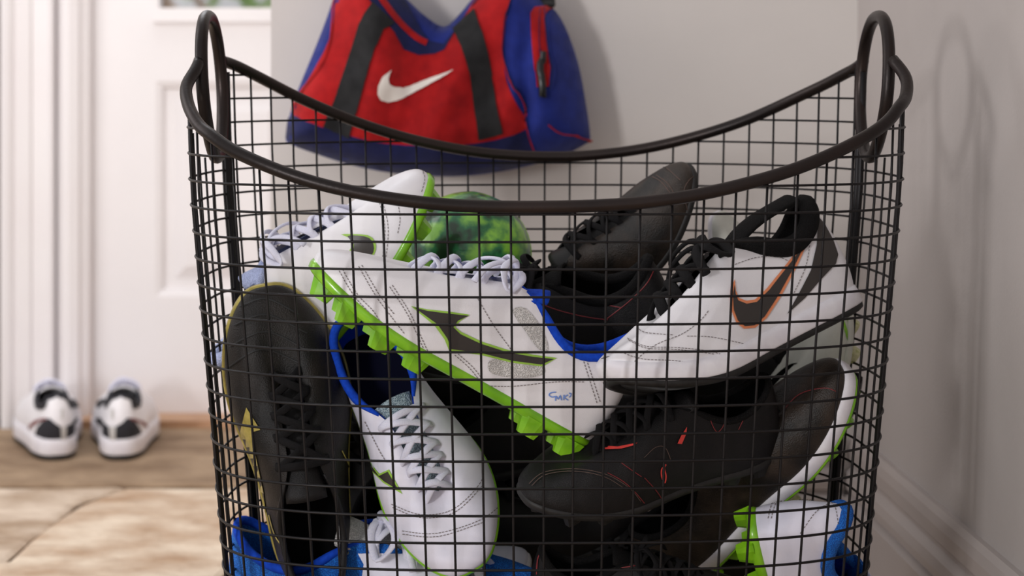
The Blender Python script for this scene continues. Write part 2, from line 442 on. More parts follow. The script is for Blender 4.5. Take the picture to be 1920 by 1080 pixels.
# ring wires
zr0 = EYE-(402-HY)/F*1.541; dzr = 51.9/F*1.546
k = -6
while True:
    z = zr0-k*dzr; k += 1
    if z < .004: break
    if z > .607: continue
    n = 180; runs = []; cur = []
    for i in range(n+1):
        ph = 2*math.pi*i/n-math.pi/2+.0001
        inside = z < wirez(ph)-.002
        if inside: q = plan(ph, z, -.0003); cur.append(Vector((q.x, q.y, z)))
        elif cur: runs.append(cur); cur = []
    if cur: runs.append(cur)
    if len(runs) == 1 and len(runs[0]) == n+1: tube('ring_wire', runs[0][:-1], .00112, M['wire'], basket, n=6, closed=True)
    else:
        # merge first and last run when the arc crosses the seam
        for r_ in runs:
            if len(r_) > 2: tube('ring_wire', r_, .00112, M['wire'], basket, n=6)
# base grid
bg = Acc()
for i in range(-9, 10):
    x = i*.027; h_ = b_of(0)*(1-min(1, abs(x)/a_of(0))**NEXP)**(1/NEXP)
    if h_ > .01: bg.add(tube_data([(x, -h_, .003), (x, h_, .003)], .0011, 6))
for i in range(-6, 7):
    y = i*.027; h_ = a_of(0)*(1-min(1, abs(y)/b_of(0))**NEXP)**(1/NEXP)
    if h_ > .01: bg.add(tube_data([(-h_, y, .005), (h_, y, .005)], .0011, 6))
bg.build('base_grid', M['wire'], basket)
path = [Vector((plan(2*math.pi*i/90, .0).x, plan(2*math.pi*i/90, .0).y, .004)) for i in range(90)]
tube('base_hoop', path, .0035, M['tube'], basket, n=8, closed=True)

# ------------------------------------------------------------------ projection of trim onto surfaces
CAMP = Vector((0, 0, EYE))
class Surf:
    """a root object, its world matrix and a BVH of its world-space surface"""
    def __init__(s, root, mtx, vs, fs):
        s.root, s.m, s.inv = root, mtx, mtx.inverted()
        s.vw = [mtx @ Vector(v) for v in vs]; s.bvh = BVHTree.FromPolygons(s.vw, fs)
    def hit(s, px, py, off):
        d = (at(px, py, 1.5)-CAMP).normalized()
        loc, n, i, dist = s.bvh.ray_cast(CAMP, d)
        if loc is None:
            # nearest point of the surface to the ray
            t = (s.m.translation-CAMP).length
            for _ in range(4):
                q = CAMP+d*t; loc, n, i, dist = s.bvh.find_nearest(q); t = (loc-CAMP).dot(d)
        if n.dot(d) > 0: n = -n
        return s.inv @ (loc+n*off)
def dens(poly, step, closed=True):
    out = []; n = len(poly)
    for i in range(n if closed else n-1):
        a, b = Vector(poly[i]), Vector(poly[(i+1) % n]); k = max(1, int((b-a).length/step))
        for j in range(k): out.append(a.lerp(b, j/k))
    if not closed: out.append(Vector(poly[-1]))
    return out
def smooth2(poly, n=4, closed=True): return [Vector((p.x, p.y)) for p in catmull([Vector((p[0], p[1], 0)) for p in poly], n, closed)]
def patch(sf, name, poly, m, off=.0006, step=7, smooth=0, parent=None):
    if smooth: poly = smooth2(poly, smooth)
    b = dens(poly, step); n = len(b)
    xs = [p.x for p in b]; ys_ = [p.y for p in b]
    verts = list(b)
    def inside(x, y):
        c = False
        for i in range(n):
            p, q = b[i], b[(i+1) % n]
            if (p.y > y) != (q.y > y) and x < (q.x-p.x)*(y-p.y)/(q.y-p.y)+p.x: c = not c
        return c
    y = min(ys_)+step*.5
    while y < max(ys_):
        x = min(xs)+step*.5
        while x < max(xs):
            if inside(x, y) and min((p-Vector((x, y))).length_squared for p in b) > (step*.5)**2: verts.append(Vector((x, y)))
            x += step
        y += step
    r = delaunay_2d_cdt(verts, [(i, (i+1) % n) for i in range(n)], [], 1, 1e-5)
    vs = [sf.hit(p.x, p.y, off) for p in r[0]]
    return mesh_obj(name, vs, [tuple(f) for f in r[2]], m, parent or sf.root)
def lines(sf, name, polys, m, width=2.0, off=.0008, step=5, dash=None, smooth=5, thick=.0):
    """ribbons along pixel polylines laid on the surface; dash=(on, off)"""
    A = Acc()
    for poly in polys:
        pts = dens(smooth2(poly, smooth, False), step, False) if len(poly) > 2 else dens(poly, step, False)
        if dash:
            fine = dens(pts, 1.0, False); segs = []; per_ = dash[0]+dash[1]; i = 0
            while i+dash[0] < len(fine): segs.append(fine[i:i+dash[0]+1:max(1, dash[0]//2)]); i += per_
        else: segs = [pts]
        for s_ in segs:
            vs = []; fs = []
            if len(s_) < 2: continue
            for i, p in enumerate(s_):
                t = (s_[min(i+1, len(s_)-1)]-s_[max(i-1, 0)])
                if t.length < 1e-6: t = Vector((1, 0))
                t.normalize(); nn = Vector((-t.y, t.x))
                wv = width if not callable(width) else width(i/(len(s_)-1))
                vs += [sf.hit(p.x+nn.x*wv/2, p.y+nn.y*wv/2, off), sf.hit(p.x, p.y, off*1.35), sf.hit(p.x-nn.x*wv/2, p.y-nn.y*wv/2, off)]
            for i in range(len(s_)-1): a = i*3; fs += [(a, a+3, a+4, a+1), (a+1, a+4, a+5, a+2)]
            A.add((vs, fs))
    o = A.build(name, m, sf.root)
    if dash or len(polys) > 1: o['kind'] = 'stuff'
    return o
def band(sf, name, pts, r, m, flat=.35, parent=None, lift=.0025):
    """solid flat cord following px points (px,py[,extra lift]) over the surface"""
    P = [Vector((p[0], p[1], p[2] if len(p) > 2 else 0)) for p in pts]
    P = catmull(P, 6); path = []; ups = []
    camdir = sf.inv.to_3x3() @ Vector((0, -1, 0)); camdir.normalize()
    for p in P:
        q = sf.hit(p.x, p.y, lift+p.z); path.append(q); ups.append(camdir)
    d = tube_data(path, r, 8, flat=flat, upv=ups)
    return d
# ------------------------------------------------------------------ SHOES
def shoe_surface(hs=1.0, side=1, zsole=.05, nu=84, nv=18, low=0, wide=1.0, toe_h=1.0, spring=.055, open_w=1.0, tab=0.0):
    T = [0, .06, .14, .25, .38, .46, .54, .64, .74, .86, .94, 1]
    X1 = [.72, .70, .66, .58, .47, .405, .345, .27, .19, .085, .04, .022]
    Y1 = [.0, .030, .042, .046, .050, .060, .072, .080, .080, .064, .040, 0]
    Z1 = [.190, .200, .222, .258, .300, .308, .290, .250, .232, .268, .318, .335]
    def Wd(x): return sinterp(x, [0, .12, .3, .45, .62, .75, .88, 1], [.118, .122, .118, .132, .165, .172, .160, .13])*wide
    def ctr(x): return side*sinterp(x, [0, .4, .7, 1], [0, -.006, .004, .030])
    V = []; outline = []; edge = []
    for i in range(nu):
        a = 2*math.pi*i/nu; t = abs(((a+math.pi) % (2*math.pi))-math.pi)/math.pi
        sg = 1 if a <= math.pi else -1
        x0 = .5+.5*math.copysign(abs(math.cos(a))**.92, math.cos(a))
        y0 = sg*Wd(x0)*abs(math.sin(a))**.62+ctr(x0)
        ts = spring*max(0, (x0-.60)/.40)**2
        z0 = zsole+ts
        x1 = sinterp(t, T, X1); y1 = sg*sinterp(t, T, Y1)*(1+(open_w-1)*min(1, max(0, (t-.40)/.15)))+ctr(x1)*.8; z1 = (sinterp(t, T, Z1)-.05)*hs+zsole+tab*max(0, (t-.80)/.2)
        P0 = Vector((x0, y0, z0)); P1 = Vector((x1, y1, z1))
        out = Vector((math.cos(a)*.5, sg*abs(math.sin(a)), 0)).normalized()
        toe = max(0, 1-t/.30)
        heel = max(0, (t-.8)/.2)
        hgt = z1-z0
        C1 = P0+out*(.012+.012*toe+.034*heel)+Vector((0, 0, hgt*(.42+.28*toe*toe_h-.06*heel)))
        C2 = P1.lerp(P0, .36+.16*toe); C2.z = z1-hgt*(.14 - .02*toe)
        C2 += out*(.012*heel)
        col = []
        for j in range(nv+1):
            u = j/nv; k = 1-u
            p = P0*k**3+C1*3*k*k*u+C2*3*k*u*u+P1*u**3
            cr = (noise.noise(Vector((p.x*9, p.y*9, p.z*9+hs*5)))*.0035)*math.sin(math.pi*min(1, u*1.2))
            p = p+out*cr+Vector((0, 0, cr))
            col.append(p)
        V += col; outline.append(P0.copy()); edge.append(P1.copy())
    Fs = []; w_ = nv+1
    for i in range(nu):
        for j in range(nv): Fs.append((i*w_+j, ((i+1) % nu)*w_+j, ((i+1) % nu)*w_+j+1, i*w_+j+1))
    return V, Fs, outline, edge, nu, nv
def offset_in(V, Fs, d):
    nrm = [Vector() for _ in V]
    for f in Fs:
        a, b, c = V[f[0]], V[f[1]], V[f[2]]; n = (b-a).cross(V[f[3]]-a)
        if n.length > 1e-12:
            n.normalize()
            for i in f: nrm[i] += n
    return [v-n.normalized()*d if n.length > 0 else v for v, n in zip(V, nrm)]
def plate(outline, rings, z_bot_fn=None):
    """stack of scaled outlines; rings = [(grow, z)] z relative to outline toe spring"""
    c = Vector((.5, 0, 0)); n = len(outline); vs, fs = [], []
    zmin = min(p.z for p in outline)
    for g, z in rings:
        for i, p in enumerate(outline):
            a, b = outline[i-1], outline[(i+1) % n]; t = (b-a); o = Vector((t.y, -t.x, 0)).normalized()
            q = p+o*g; vs.append(Vector((q.x, q.y, (p.z-zmin)+z)))
    for r in range(len(rings)-1):
        for i in range(n): fs.append((r*n+i, r*n+(i+1) % n, (r+1)*n+(i+1) % n, (r+1)*n+i))
    for r, fl in ((0, True), (len(rings)-1, False)):
        # strip fill pairing across the outline
        h_ = n//2
        for i in range(h_):
            a, b, c_, d_ = r*n+i, r*n+(i+1), r*n+(n-i-1) % n, r*n+(n-i) % n
            q = [a, b, c_, d_]
            q = list(dict.fromkeys(q))
            if len(q) > 2: fs.append(tuple(q if fl else q[::-1]))
    return vs, fs
def make_shoe(name, label, heel, toe, hd, td, up, upper, lining, collar, laces=None, mid=None, outs=None, tongue=None, hs=1.0, side=1,
              studs=None, studtip=None, sole_h=.05, wide=1.0, cat='shoe', group=None, insole=None, collar_r=.012, lace_on=True, lace_n=5, bow=True, seed=1, mtx=None, tongue_len=.06, stretch=1.0, lace_w=.0132, spring=.055, tongue_up=0, open_w=1.0, tab=0.0):
    if mtx is None:
        P0 = at(*heel, hd); P1 = at(*toe, td); X = P1-P0; L = X.length; X.normalize()
        U = Vector(up); Z = (U-X*U.dot(X)).normalized(); Y = Z.cross(X)
        rot = Matrix((X, Y, Z)).transposed().to_4x4()
        mtx = Matrix.Translation(P0) @ rot @ Matrix.Diagonal((L, L*stretch, L*stretch, 1))
        # toe spring means the toe sole sits at z=.055: rotate handled by caller's pixels
    root = empty(name, (0, 0, 0), label, cat, group); root.matrix_world = mtx
    V, Fs, outline, edge, nu, nv = shoe_surface(hs, side, sole_h, wide=wide, spring=spring, open_w=open_w, tab=tab)
    up_o = mesh_obj('upper', V, Fs, upper, root)
    Vi = offset_in(V, Fs, .014)
    mesh_obj('lining', Vi, [f[::-1] for f in Fs], lining, root)
    # padded collar around the opening
    ts = []
    for i in range(nu):
        t = abs(((2*math.pi*i/nu+math.pi) % (2*math.pi))-math.pi)/math.pi
        if t > .44: ts.append(i)
    ts.sort()
    cp = [edge[i]+Vector((0, 0, -.004)) for i in ts]
    for _ in range(5): cp = [cp[0]]+[(cp[k-1]+cp[k]*2+cp[k+1])/4 for k in range(1, len(cp)-1)]+[cp[-1]]
    tube('collar', cp, collar_r, collar, root, n=8, flat=1.1, taper=lambda q: .35+.65*min(1, min(q, 1-q)/.12))
    # throat edge binding
    # insole
    vs, fs = plate(outline, [(-.016, sole_h+.012), (-.016, sole_h+.018)]); mesh_obj('insole', vs, fs, insole or lining, root)
    # tongue
    tg = tongue or upper
    cols, rows_ = 9, 16; vs, fs = [], []
    for k in range(rows_+1):
        u = k/rows_; x = .735-(.735-.40+tongue_len)*u
        zt = sinterp(x, [.05, .25, .345, .405, .47, .58, .66, .735], [.375, .360, .338, .312, .290, .248, .214, .182])+tongue_up*max(0, (u-.6)/.4)
        zt = (zt-.05-.004)*hs+sole_h
        wd = .056+.014*u
        for j in range(cols):
            s_ = j/(cols-1)*2-1
            vs.append(Vector((x, s_*wd, zt-.028*s_*s_)))
    m_ = len(vs); th = .010
    vs += [v-Vector((0, 0, th)) for v in vs]
    for k in range(rows_):
        for j in range(cols-1):
            a = k*cols+j; fs.append((a, a+1, a+cols+1, a+cols)); fs.append((m_+a, m_+a+cols, m_+a+cols+1, m_+a+1))
    for j in range(cols-1):
        a = rows_*cols+j; fs.append((a, a+1, m_+a+1, m_+a)); fs.append((j, m_+j, m_+j+1, j+1))
    for k in range(rows_):
        a = k*cols; fs.append((a, a+cols, m_+a+cols, m_+a)); b = a+cols-1; fs.append((b, m_+b, m_+b+cols, b+cols))
    mesh_obj('tongue', vs, fs, tg, root)
    # soles
    zt = sole_h
    if mid:
        vs, fs = plate(outline, [(-.02, zt*.30), (.004, zt*.28), (.010, zt*.38), (.010, zt*.85), (.006, zt*1.12), (-.012, zt*1.16)]); mesh_obj('midsole', vs, fs, mid, root)
        vs, fs = plate(outline, [(-.04, 0.002), (-.012, 0), (.004, zt*.10), (.007, zt*.30), (-.02, zt*.5)]); mesh_obj('outsole', vs, fs, outs, root)
    else:
        vs, fs = plate(outline, [(-.03, zt*.5), (-.006, zt*.48), (.005, zt*.62), (.007, zt*.95), (.003, zt*1.15), (-.012, zt*1.2)]); mesh_obj('outsole', vs, fs, outs, root)
    if studs:
        zb = 0 if mid else zt*.5
        sp = [(.93, .0), (.84, .10), (.84, -.075), (.72, .125), (.72, -.115), (.60, .10), (.60, -.10), (.20, .085), (.20, -.085), (.07, .065), (.07, -.065)]
        base = None
        for i, (sx, sy) in enumerate(sp):
            ln, wd, hh = .036, .018, .045
            if base is None:
                vs = []
                for (z, sc) in ((.012, 1.25), (-.012, 1.05), (-hh, .78)):
                    for q in ((-1, -.7), (-.5, -1), (.5, -1), (1, -.7), (1, .7), (.5, 1), (-.5, 1), (-1, .7)): vs.append((q[0]*ln*sc, q[1]*wd*sc, z))
                fs = [tuple(range(7, -1, -1)), tuple(range(16, 24))]
                for r in range(2):
                    for k in range(8): fs.append((r*8+k, r*8+(k+1) % 8, (r+1)*8+(k+1) % 8, (r+1)*8+k))
                fs = [f[::-1] for f in fs]
                base = mesh_obj('stud', vs, fs, None, root, False, mats=[studs, studtip or studs], mi=[0, 1]+[0]*8+[0]*8); o = base
            else:
                o = base.copy(); COL.objects.link(o); o.parent = root
            ts_ = spring*max(0, (sx-.60)/.40)**2
            cy = side*sinterp(sx, [0, .4, .7, 1], [0, -.006, .004, .030])
            o.location = (sx, sy+cy, zb+ts_); o.rotation_euler = (0, 0, (.35 if sy > 0 else -.35)*(1 if sx > .5 else .2))
    # laces
    rl = random.Random(seed)
    if laces and lace_on:
        A = Acc()
        def ep(t, sg, inn=0.006):
            a = t*math.pi if sg > 0 else 2*math.pi-t*math.pi
            i = int(round(a/(2*math.pi)*nu)) % nu; j = int(nv*.93)
            p = V[i*(nv+1)+j]; return p+Vector((0, 0, .012))
        Ts = [.10+.32*k/(lace_n-1) for k in range(lace_n)]
        for k in range(lace_n):
            for sg in (-1, 1):
                a = ep(Ts[k], sg); b = ep(Ts[min(lace_n-1, k+1)], -sg)
                mid_ = (a+b)/2+Vector((0, rl.uniform(-.01, .01), .026+.01*rl.random()+(.008 if sg > 0 else 0)))
                path = catmull([a+Vector((0, sg*.010, -.020)), a+Vector((0, 0, .004)), a.lerp(mid_, .5)+Vector((0, 0, .010)), mid_, b.lerp(mid_, .5)+Vector((0, 0, .010)), b+Vector((0, 0, .004)), b-Vector((0, sg*.010, .020))], 4)
                A.add(tube_data(path, lace_w, 8, flat=.42, upv=(0, 0, 1)))
        if bow:
            top = (ep(Ts[-1], 1)+ep(Ts[-1], -1))/2+Vector((-.0, 0, .030))
            kn = [top+Vector((.016*math.cos(q), .016*math.sin(q), .006*math.sin(2*q))) for q in [i*math.pi/5 for i in range(10)]]
            A.add(tube_data(kn, .011, 8, closed=True))
            for sg in (-1, 1):
                l1 = rl.uniform(.11, .15)
                loop = catmull([top, top+Vector((.03, sg*.04, .035)), top+Vector((.05+rl.uniform(-.02, .03), sg*l1*.8, .0)), top+Vector((.02, sg*l1, -.05)), top+Vector((-.01, sg*l1*.6, -.01)), top+Vector((-.01, sg*.03, .010)), top], 5)
                A.add(tube_data(loop, lace_w*.9, 8, flat=.45, upv=(.2, .1, 1)))
                e_ = catmull([top, top+Vector((.05, sg*.03, .012)), top+Vector((.10, sg*.085, -.02)), top+Vector((.12, sg*.125, -.075))], 5)
                A.add(tube_data(e_, lace_w*.85, 8, flat=.5, upv=(.2, .1, 1)))
        A.build('laces', laces, root)
    allV = V+[]; allF = list(Fs)
    sf = Surf(root, mtx, V, Fs); sf.V, sf.edge, sf.outline = V, edge, outline
    return sf
CL = dict(studs=M['green'], studtip=M['pale_tip'], outs=M['green'])
BK = dict(upper=M['black'], lining=M['inside'], collar=M['blackmesh'], laces=M['lace_b'], outs=M['sole_b'], tongue=M['blackmesh'])

# --- front white cleat lying across the middle
C_ = make_shoe('football_boot', 'white boot with blue collar, dark lime-edged wing mark and blue pen writing, across the front', (1088, 854), (552, 545), 1.65, 1.61, (.57, .05, .82),
    M['white'], M['blue'], M['blue'], M['lace_w'], tongue=M['blue'], insole=M['navyin'], hs=1.16, side=1, seed=3, wide=.95, tab=.05, **CL)
wing = [(775, 576), (800, 583), (840, 588), (878, 592), (858, 601), (849, 613), (862, 626), (900, 644), (950, 660), (1000, 669), (1038, 673), (1014, 683), (960, 676), (900, 661), (846, 654), (838, 634), (820, 608)]
wing_o = [(770, 574), (800, 580), (840, 584), (880, 590), (862, 602), (853, 613), (864, 622), (902, 640), (952, 656), (1000, 665), (1044, 671), (1017, 687), (960, 680), (900, 665), (842, 658), (833, 636), (815, 611)]
patch(C_, 'wing_mark_edging', wing_o, M['logo_green'], .0008)
patch(C_, 'wing_mark', wing, M['logo_dark'], .0013)
patch(C_, 'mesh_insert', [(915, 680), (930, 673), (975, 676), (1015, 685), (1020, 700), (990, 708), (945, 706), (918, 697)], M['dotmesh'], .0007, smooth=3)
patch(C_, 'mesh_insert', [(960, 583), (985, 578), (1015, 615), (1028, 655), (1010, 655), (985, 622)], M['dotmesh'], .0007, smooth=3)
lines(C_, 'stitching', [[(642, 505), (670, 552), (705, 590), (728, 640)], [(636, 508), (664, 555), (699, 593)], [(672, 500), (705, 556), (735, 596), (760, 628)], [(678, 498), (711, 553), (741, 592)], [(735, 535), (770, 590), (800, 655), (822, 690)], [(730, 538), (765, 592), (795, 657)],
    [(852, 665), (880, 690), (900, 715)], [(858, 663), (886, 688), (906, 713)], [(895, 560), (925, 610), (965, 665)], [(1090, 665), (1104, 710), (1120, 760)], [(1095, 662), (1110, 708), (1125, 755)], [(900, 722), (960, 724), (1040, 716), (1100, 716)]], M['stitch'], 1.6, dash=(4, 2))
lines(C_, 'pen_writing', [[(1042, 735), (1033, 736), (1029, 740), (1034, 744), (1041, 743)], [(1041, 751), (1042, 742), (1046, 748), (1050, 741), (1052, 750)], [(1056, 750), (1057, 740)], [(1064, 740), (1058, 745), (1065, 750)], [(1066, 737), (1070, 738), (1069, 743), (1066, 744)]], M['pen'], 2.2, smooth=3, step=2)
# --- white cleat leaning behind it, toe up
A_ = make_shoe('football_boot', 'white boot leaning toe up behind the front one, pale blue mesh tongue, lime sole', (528, 778), (848, 358), 1.77, 1.75, (-.80, -.22, .55),
    M['white'], M['palemesh'], M['palemesh'], M['lace_w'], tongue=M['palemesh'], hs=1.27, side=-1, seed=5, collar_r=.024, tab=-.10, tongue_len=.08, tongue_up=.0, **CL)
patch(A_, 'wing_mark_edging', [(640, 440), (660, 439), (690, 441), (703, 452), (705, 468), (696, 484), (676, 496), (661, 491), (643, 480), (655, 470), (660, 458), (655, 446)], M['logo_green'], .0008, smooth=2)
patch(A_, 'wing_mark', [(652, 443), (672, 442), (692, 446), (700, 458), (700, 472), (690, 486), (672, 493), (647, 482), (660, 471), (664, 458)], M['logo_dark'], .0013, smooth=2)
lines(A_, 'stitching', [[(712, 380), (722, 430), (715, 500)], [(718, 380), (728, 430), (721, 500)], [(745, 375), (750, 410), (745, 440)], [(790, 315), (796, 335), (790, 360)], [(562, 440), (590, 440), (600, 436)]], M['stitch'], 1.4, dash=(4, 2))
# --- black boot at the left, sole up front view
D_ = make_shoe('football_boot', 'black boot standing toe up at the far left with gold side flash and edging', (596, 1098), (512, 530), 1.735, 1.735, (.14, -.97, .10),
    M['black2'], M['inside'], M['black'], M['lace_b'], tongue=M['black'], mid=M['gold'], outs=M['sole_b'], hs=1.05, side=1, seed=7, wide=1.28, open_w=1.3, bow=False, sole_h=.05, stretch=.92)
patch(D_, 'gold_flash', [(463, 764), (489, 806), (473, 810), (480, 850), (496, 925), (500, 962), (478, 920), (458, 850), (452, 808)], M['gold'], .0009)
lines(D_, 'stitching', [[(450, 575), (500, 560), (560, 590)], [(440, 610), (500, 590), (575, 625)], [(432, 650), (500, 622), (580, 660)], [(428, 690), (490, 655), (560, 680)]], M['stitchd'], 3, off=.001)
lines(D_, 'gold_piping', [[(505, 965), (520, 1010), (560, 1050), (600, 1068)], [(640, 845), (660, 890), (670, 940), (666, 1000), (650, 1040)]], M['gold'], 2.2)
# --- white and blue boot seen from above, toe down
E_ = make_shoe('football_boot', 'white boot pointing down at lower left, open blue lined heel up, loose white laces', (668, 640), (905, 1075), 1.775, 1.665, (.06, -1, .25),
    M['white2'], M['blue'], M['blue'], M['lace_w'], tongue=M['greymesh'], tongue_len=.02, insole=M['navyin'], hs=1.0, side=-1, seed=11, wide=1.22, open_w=1.45, bow=False, collar_r=.016, lace_n=6, **CL)
lines(E_, 'stitching', [[(735, 945), (790, 965), (850, 955), (900, 905), (905, 870)], [(737, 951), (792, 971), (854, 960), (906, 908)], [(755, 995), (820, 1000), (900, 975), (945, 940)], [(756, 1001), (822, 1006), (904, 980)], [(685, 790), (715, 850), (730, 870)]], M['stitch'], 1.6, dash=(4, 2))
patch(E_, 'wing_mark_edging', [(686, 856), (712, 888), (730, 880), (755, 926), (720, 905), (700, 885)], M['logo_green'], .0008)
patch(E_, 'wing_mark', [(688, 860), (712, 892), (728, 884), (748, 918), (722, 902), (702, 884)], M['logo_dark'], .0013)
# --- turf shoe right
I_ = make_shoe('turf_shoe', 'white turf shoe with orange-edged dark tick, black laces and black heel, at the right', (1608, 580), (1170, 800), 1.725, 1.595, (-.44, .05, .9),
    M['white'], M['inside'], M['blackmesh'], M['lace_b'], tongue=M['blackmesh'], mid=M['sole_w'], outs=M['sole_b'], hs=1.18, side=1, seed=13, sole_h=.075, spring=.13, tongue_len=.31, tongue_up=.0, lace_w=.019, collar_r=.032, cat='shoe')
sw = lambda L_: [(1100+x/2.348, 320+y/2.348) for x, y in L_]
patch(I_, 'tick_edging', sw([(650, 480), (632, 520), (628, 560), (636, 620), (656, 670), (690, 697), (740, 692), (790, 650), (850, 560), (925, 420), (970, 320), (992, 245), (986, 232), (972, 270), (930, 345), (860, 435), (790, 520), (740, 568), (700, 574), (668, 562), (655, 530)]), M['orange'], .0009, step=5)
patch(I_, 'tick', sw([(648, 505), (640, 550), (644, 615), (662, 662), (692, 686), (735, 682), (780, 642), (840, 550), (910, 425), (955, 330), (982, 258), (935, 355), (865, 445), (800, 527), (745, 580), (700, 588), (664, 574), (652, 545)]), M['logo_dark'], .0014, step=5)
patch(I_, 'heel_panel', sw([(1010, 195), (1045, 235), (1085, 310), (1105, 370), (1095, 410), (1020, 490), (960, 560), (880, 632), (930, 545), (985, 440), (1010, 330), (1015, 260)]), M['logo_dark'], .0009)
patch(I_, 'mesh_insert', sw([(735, 255), (800, 250), (880, 250), (930, 235), (950, 220), (975, 215), (965, 270), (950, 315), (860, 318), (780, 325), (715, 335), (703, 320)]), M['dotmesh'], .0006)
lines(I_, 'stitching', [sw(q) for q in [[(180, 740), (260, 775), (400, 780), (560, 800), (690, 850)], [(185, 748), (262, 783), (400, 788), (560, 808)], [(110, 870), (230, 880), (370, 915), (480, 950)], [(150, 800), (250, 830), (420, 840), (620, 890)], [(130, 985), (150, 920), (200, 850), (300, 770), (420, 720), (500, 660), (540, 610)], [(440, 730), (560, 735), (740, 775)], [(650, 415), (740, 385), (830, 380), (890, 400)], [(980, 330), (960, 430), (900, 560)], [(220, 690), (260, 715), (380, 725)]]], M['stitch'], 1.5, dash=(4, 2))
# --- black shoes
G_ = make_shoe('trainer', 'black shoe with thin red piping and wide dark opening, behind the middle boot', (1268, 650), (770, 700), 1.735, 1.80, (.08, -.42, .93), hs=1.12, side=1, seed=17, collar_r=.018, cat='shoe', wide=1.05, **BK)
cr6 = lambda L_: [(900+x/3.086, 290+y/3.086) for x, y in L_]
lines(G_, 'red_piping', [cr6(q) for q in [[(560, 745), (470, 790), (560, 820), (700, 860), (820, 885)], [(300, 840), (440, 895), (600, 935), (740, 955)], [(1000, 675), (960, 750), (860, 850), (720, 960)], [(480, 800), (600, 815)]]], M['red'], 2.0)
H_ = make_shoe('football_boot', 'dark brown boot pointing up at the back, worn leather toe above the front rim', (1060, 655), (1335, 345), 1.87, 1.80, (-.62, -.50, .62),
    M['brown'], M['inside'], M['black'], M['lace_b'], tongue=M['black'], outs=M['sole_b'], hs=1.1, side=1, seed=19, wide=1.1, bow=False)
lines(H_, 'stitching', [cr6(q) for q in [[(900, 80), (980, 100), (1080, 160), (1130, 240)], [(1000, 50), (1080, 80), (1160, 150)], [(1250, 110), (1200, 160), (1180, 220), (1200, 330)], [(940, 110), (1040, 150), (1100, 220)]]], M['stitchw'], 1.6)
J_ = make_shoe('football_boot', 'black boot with short bright red flashes lying toe left below the turf shoe', (1440, 858), (972, 965), 1.71, 1.625, (-.1, -.42, .92), hs=1.1, side=1, seed=23, wide=1.15,
    upper=M['black'], lining=M['inside'], collar=M['blackmesh'], laces=M['lace_b'], outs=M['sole_b'], tongue=M['black'], studs=M['sole_b'], bow=False)
cr8 = lambda L_: [(940+x/2.842, 700+y/2.842) for x, y in L_]
patch(J_, 'red_flash', cr8([(515, 398), (540, 392), (620, 394), (725, 372), (700, 388), (640, 404), (560, 410), (520, 408)]), M['redb'], .0012, step=4)
patch(J_, 'red_flash', cr8([(985, 285), (982, 320), (958, 375), (934, 374), (955, 330)]), M['redb'], .0012, step=4)
lines(J_, 'red_piping', [cr8(q) for q in [[(875, 485), (852, 510), (852, 550), (868, 582), (875, 545), (866, 505), (875, 485)]]], M['redb'], 2.4)
lines(J_, 'dull_red_stitching', [cr8(q) for q in [[(1098, 190), (1120, 270), (1150, 312), (1185, 270), (1200, 190)], [(1290, 240), (1262, 300)], [(640, 478), (700, 520), (745, 550)], [(760, 555), (820, 620), (860, 680)], [(565, 530), (640, 570), (700, 620), (760, 690)]]], M['red'], 1.5)
lines(J_, 'seam', [cr8(q) for q in [[(150, 590), (230, 530), (400, 512), (560, 540), (680, 610), (740, 680)], [(165, 600), (240, 542), (400, 524), (550, 552), (665, 620)], [(760, 450), (820, 395), (870, 395), (900, 460)]]], M['stitchw'], 1.3)
K_ = make_shoe('trainer', 'black shoe with red piped collar at the bottom centre, cut by the frame', (1000, 1168), (1425, 1178), 1.665, 1.66, (0, -.36, .9), hs=1.25, side=1, seed=29, cat='shoe', collar_r=.016, **BK)
lines(K_, 'red_piping', [cr8(q) for q in [[(330, 820), (400, 900), (480, 985), (560, 1035), (680, 1030), (800, 1005), (870, 985), (880, 960), (830, 905)], [(250, 905), (290, 970), (340, 1075)], [(240, 910), (200, 980), (190, 1070)]]], M['red'], 2.0)
L_ = make_shoe('football_boot', 'black boot with white midsole and lime studs, toe up at the right wires', (1300, 1075), (1618, 705), 1.77, 1.715, (-.66, -.40, .62), hs=.98, side=-1, seed=31, wide=1.1,
    upper=M['brown'], lining=M['inside'], collar=M['blackmesh'], laces=M['lace_b'], tongue=M['black'], mid=M['sole_w'], outs=M['green'], studs=M['green'], studtip=M['green'], sole_h=.062, bow=False)
lines(L_, 'gold_creasing', [[(1460, 700), (1500, 668), (1560, 655), (1588, 672)], [(1440, 720), (1490, 680), (1540, 664)]], M['stitchw'], 2)
lines(L_, 'red_stitching', [[(1470, 770), (1500, 740), (1545, 728), (1570, 735)]], M['red'], 1.5)
M_ = make_shoe('football_boot', 'white boot at the bottom right with blue collar, heel letters and lime studs', (1384, 978), (1494, 1310), 1.665, 1.83, (.60, -.52, .60),
    M['white2'], M['blue'], M['bluemesh'], M['lace_w'], tongue=M['bluemesh'], hs=1.05, side=1, seed=37, wide=1.05, collar_r=.022, **CL)
lines(M_, 'heel_lettering', [[(1500, 905), (1512, 922)], [(1504, 903), (1516, 920)], [(1506, 905), (1520, 914)], [(1510, 898), (1522, 915)], [(1516, 896), (1525, 913)], [(1520, 896), (1528, 912)], [(1497, 914), (1503, 933)], [(1501, 914), (1508, 932)]], M['logo_dark'], 1.5, smooth=1, step=3)
lines(M_, 'stitching', [[(1480, 895), (1450, 940), (1440, 975)], [(1486, 897), (1456, 942), (1446, 975)], [(1545, 940), (1565, 950), (1572, 1000), (1565, 1030)], [(1500, 1000), (1530, 960), (1555, 945)]], M['stitch'], 1.5, dash=(4, 2))
